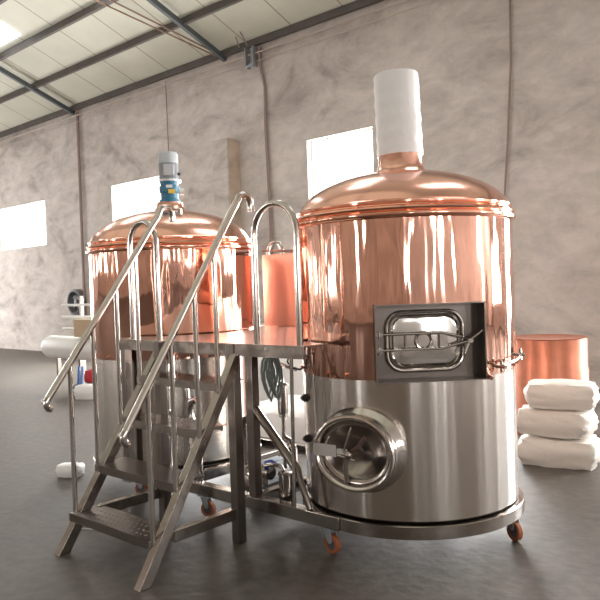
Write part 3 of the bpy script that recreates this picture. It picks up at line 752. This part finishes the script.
for c_ in ((-1.29,-.62,.30),(-1.335,-.62,.46)): part(MB().cyl((c_[0]-.006,c_[1],c_[2]-.008),(c_[0]+.004,c_[1],c_[2]+.010), .042, 18), 'clamp_ring', TUBE, t)
# ------------------------------------------------------------------ things farther back
def drum(x, y, r, z0, z1, mat, name, label, cat):
    o = MB().lathe([(.0001,z0),(r,z0),(r,z0+.02),(r*1.02,z0+(z1-z0)*.33),(r,z0+(z1-z0)*.36),(r*1.02,z0+(z1-z0)*.66),(r,z0+(z1-z0)*.69),(r,z1-.01),(r*1.02,z1),(r*.95,z1-.01),(.0001,z1-.015)], 40, cx=x, cy=y).build(name, mat, loc=(x,y,z0))
    tag(o, label, cat)
def crumple(mb, amt, sd=1):
    r_ = random.Random(sd)
    for v in mb.bm.verts: v.co += Vector((r_.uniform(-amt,amt), r_.uniform(-amt,amt), r_.uniform(-amt*.6,amt*.6)))
def sack(x, y, z, sx, sy, sz, mat, name, label, cat, rot=0, sd=1):
    m = MB(); M = Matrix.Translation((x,y,z+sz)) @ Matrix.Rotation(rot,4,'Z')
    bmesh.ops.create_cube(m.bm, size=2, matrix=Matrix.Identity(4)); bmesh.ops.subdivide_edges(m.bm, edges=m.bm.edges[:], cuts=7, use_grid_fill=True)
    r_ = random.Random(sd)
    for v in m.bm.verts:
        c = v.co.copy(); L = max(abs(c.x),abs(c.y),abs(c.z)); s_ = c.normalized()*1.25
        c = c*.55 + s_*.45; k = 1 + r_.uniform(-.05,.05)
        if v.co.z < -.99: c.z = -1
        v.co = M @ Vector((c.x*sx*k, c.y*sy*k, max(-1,c.z*k)*sz))
    o = m.build(name, mat, loc=(x,y,z), smooth=60); tag(o, label, cat); return o
# white film-wrapped crates seen under the deck
def wrapped(name, label, x0, x1, y0, y1, z1, rot, sd, z0=FLOOR):
    m = MB(); bmesh.ops.create_grid(m.bm, x_segments=24, y_segments=24, size=.5)
    r_ = random.Random(sd); c = Vector(((x0+x1)/2, (y0+y1)/2, 0)); M = Matrix.Translation(c) @ Matrix.Rotation(rot,4,'Z')
    ph = [r_.uniform(0,6) for _ in range(6)]
    for v in m.bm.verts:
        u, w = v.co.x*2, v.co.y*2                    # -1..1
        e = max(abs(u), abs(w)); k = 1 if e < .80 else max(0, 1-(e-.80)/.2)
        zz = z0 + (z1-z0)*(k**.6) + .012*math.sin(9*u+ph[0])*math.sin(7*w+ph[1])*k
        s_ = (min(1, 1.0/max(e,.8))*.8/.8) if e > .8 else 1.1
        f_ = 1.0 if e < .8 else (.8*1.12/e + .06*(1-k))
        v.co = M @ Vector((u*f_*(x1-x0)/1.8, w*f_*(y1-y0)/1.8, zz))
    o = m.build(name, FILM, loc=(c.x,c.y,z0), smooth=60); tag(o, label, 'bundle', 'white wrapped bundles behind the skid'); return o
wrapped('wrapped_bundle','low wide white film-wrapped bundle on the floor just behind the skid', -3.1,-1.95, 1.35,2.35,.14,.05,5)
wrapped('wrapped_bundle','tall white film-wrapped bundle farther back behind the skid', -4.4,-3.2, 2.9,3.7,.62,.1,6)
# left background
t = thing('storage_tank', (-7.4,2.4,FLOOR), 'white horizontal cylindrical tank on legs at the far left', 'tank')
m = MB(); M = Matrix.Translation((-7.6,2.5,.50)) @ Matrix.Rotation(R(90),4,'Y')
m.lathe([(.0001,-1.35),(.10,-1.33),(.17,-1.27),(.19,-1.2),(.19,1.1),(.17,1.17),(.10,1.23),(.0001,1.25)], 40, M=M); part(m, 'tank_body', WHITEP, t)
for x in (-8.6,-7.9,-6.9): part(MB().box(x-.025,x+.025,2.47,2.53,FLOOR,.32), 'leg', DARKST, t)
t = thing('cardboard_box', (-7.6,2.5,.69), 'brown cardboard box lying on top of the white horizontal tank', 'box')
part(MB().box(-7.82,-7.28,2.34,2.70,.695,.98), 'carton', CARD, t, bevel=.004)
part(MB().box(-7.82,-7.28,2.49,2.54,.9805,.984), 'tape_strip', PALEPIPE, t)
t = thing('pipe_rack', (-8.0,3.5,FLOOR), 'rack holding long pale steel pipes near the back wall at left', 'rack')
for x in (-9.6,-8.2,-7.0): part(MB().box(x-.03,x+.03,3.55,3.61,FLOOR,1.35), 'upright', PALEPIPE, t)
for z in (.72,.95,1.18): part(MB().tube([(-10.2,3.52,z),(-6.6,3.52,z)], .025, 10), 'rack_pipe', WHITEP, t)
t = thing('gas_trolley', (-7.05,1.98,FLOOR), 'blue steel bottle trolley standing in front of the white tank', 'trolley')
for x in (-7.10,-7.0): part(MB().tube([(x,1.95,FLOOR+.10),(x,1.98,.30)], .018, 10), 'trolley_rail', BLUEB, t)
part(MB().box(-7.17,-6.93,1.86,2.02,FLOOR+.08,FLOOR+.10), 'toe_plate', BLUEB, t)
for x in (-7.20,-6.90): part(MB().cyl((x-.02,2.0,FLOOR+.08),(x+.02,2.0,FLOOR+.08), .08, 20), 'wheel', DKGREY, t)
sack(-7.02,2.20,.04,.13,.11,.09,RED,'red_bag','small red cloth bag beside the blue trolley','bag',.2,2)
drum(-7.02,2.20,.13,FLOOR,.04,DKGREY,'paint_bucket','dark bucket under the red bag at far left','bucket')
sack(-6.68,1.86,FLOOR,.17,.12,.10,FILM,'plastic_bundle','crumpled clear plastic bundle on the floor beside the red bag','bundle',.5,3)
o = MB().tube([(-6.82,2.10,FLOOR+.02),(-6.81,2.12,.12),(-6.76,2.13,.35),(-6.72,2.15,.52)], .018, 8).build('red_hose', RED, loc=(-6.82,2.1,FLOOR)); tag(o, 'red hose rising from the floor beside the red bag at far left', 'hose')
t = thing('wall_fan', (-13.6,5.9,1.19), 'dark round extractor fan on the back wall at far left', 'fan')
M = Matrix.Translation((-13.65,5.99,1.19)) @ Matrix.Rotation(PI/2,4,'X')
part(MB().lathe([(.22,0),(.33,0),(.33,.16),(.27,.18),(.24,.10)], 40, M=M, closed=True), 'fan_ring', DKGREY, t)
part(MB().lathe([(.0001,.02),(.07,.02),(.07,.12),(.0001,.13)], 24, M=M), 'fan_hub', DKGREY, t)
for k in range(5):
    a = 2*PI*k/5; m = MB(); m.box(.06,.23,-.05,.05,.05,.06, M=M @ Matrix.Rotation(a,4,'Z') @ Matrix.Rotation(R(22),4,'X')); part(m, 'fan_blade', MOTOR, t)
sack(-2.95,-.62,FLOOR,.10,.07,.05,FILM,'plastic_scrap','small crumpled plastic scrap on the floor left of the stairs','plastic scrap',.5,8)
# right background
drum(-.34,3.1,.36,FLOOR+.0,.80,REDCU,'copper_drum','reddish copper drum standing behind the right vessel','drum')
sack(.17,2.0,FLOOR,.30,.22,.11,SACK,'grain_sack','white woven sack at the bottom of the pile behind the right vessel','sack',.2,11)
sack(.15,2.0,.10,.28,.20,.105,SACK,'grain_sack','white woven sack in the middle of the pile behind the right vessel','sack',.05,12)
sack(.19,2.02,.325,.26,.20,.10,SACK,'grain_sack','white woven sack on top of the pile behind the right vessel','sack',.3,13)
# white cord and bits on the floor in front of the stairs
o = MB().tube([(-1.70,-1.30,FLOOR+.003),(-1.62,-1.26,FLOOR+.003),(-1.53,-1.23,FLOOR+.003),(-1.44,-1.16,FLOOR+.003)], .003, 8).build('cable_tie', WHITEP, loc=(-1.6,-1.26,FLOOR)); tag(o, 'thin pale strip lying on the floor in front of the bottom tread', 'strip')

# ------------------------------------------------------------------ daylight
W = bpy.data.worlds.new('sky'); S.world = W; W.use_nodes = True
bg = W.node_tree.nodes['Background']; bg.inputs['Color'].default_value = (.93,.97,1,1); bg.inputs['Strength'].default_value = 4.0
def daylight(axis, pos, inward, h, power):
    u0, u1, z0, z1 = h
    l = bpy.data.lights.new('daylight', 'AREA'); l.shape = 'RECTANGLE'
    l.energy = power*(u1-u0)*(z1-z0); l.color = (1,.985,.96)
    o = bpy.data.objects.new('daylight', l); COL.objects.link(o)
    if axis == 'y':
        o.location = ((u0+u1)/2, pos, (z0+z1)/2); l.size = u1-u0; l.size_y = z1-z0
        o.rotation_euler = (R(90) if inward > 0 else R(-90), 0, 0)
    else:
        o.location = (pos, (u0+u1)/2, (z0+z1)/2); l.size = u1-u0; l.size_y = z1-z0
        o.rotation_euler = (R(90), 0, R(-90) if inward > 0 else R(90))
    return o
for i, h in enumerate(BW): daylight('y', YB+.32, -1, h, {5:130, 6:200}.get(i, 70 if i >= 3 else 45))
for h in FW: daylight('y', YF-.32, 1, h, 60)
for h in LW: daylight('x', XL-.32, 1, h, 40)
for h in RW: daylight('x', XR+.32, -1, h, 60)

# ------------------------------------------------------------------ camera
cx, cy, cz, yaw, pit, rol, f = 2.3773, -3.6905, 1.3744, .7213, -.0183, -.0341, 697.2163
fw = Vector((-math.sin(yaw)*math.cos(pit), math.cos(yaw)*math.cos(pit), math.sin(pit)))
rt = Vector((math.cos(yaw), math.sin(yaw), 0)); up = rt.cross(fw)
r2 = rt*math.cos(rol) + up*math.sin(rol); u2 = -rt*math.sin(rol) + up*math.cos(rol)
cam = bpy.data.cameras.new('camera'); co = bpy.data.objects.new('camera', cam); COL.objects.link(co)
co.matrix_world = Matrix(((r2.x,u2.x,-fw.x,cx),(r2.y,u2.y,-fw.y,cy),(r2.z,u2.z,-fw.z,cz),(0,0,0,1)))
cam.sensor_width = 36; cam.lens = f/600*36; cam.clip_start = .05; cam.clip_end = 200
S.camera = co
vs = S.view_settings; vs.view_transform = 'Standard'; vs.look = 'None'; vs.gamma = 1; vs.exposure = 0; vs.use_curve_mapping = False
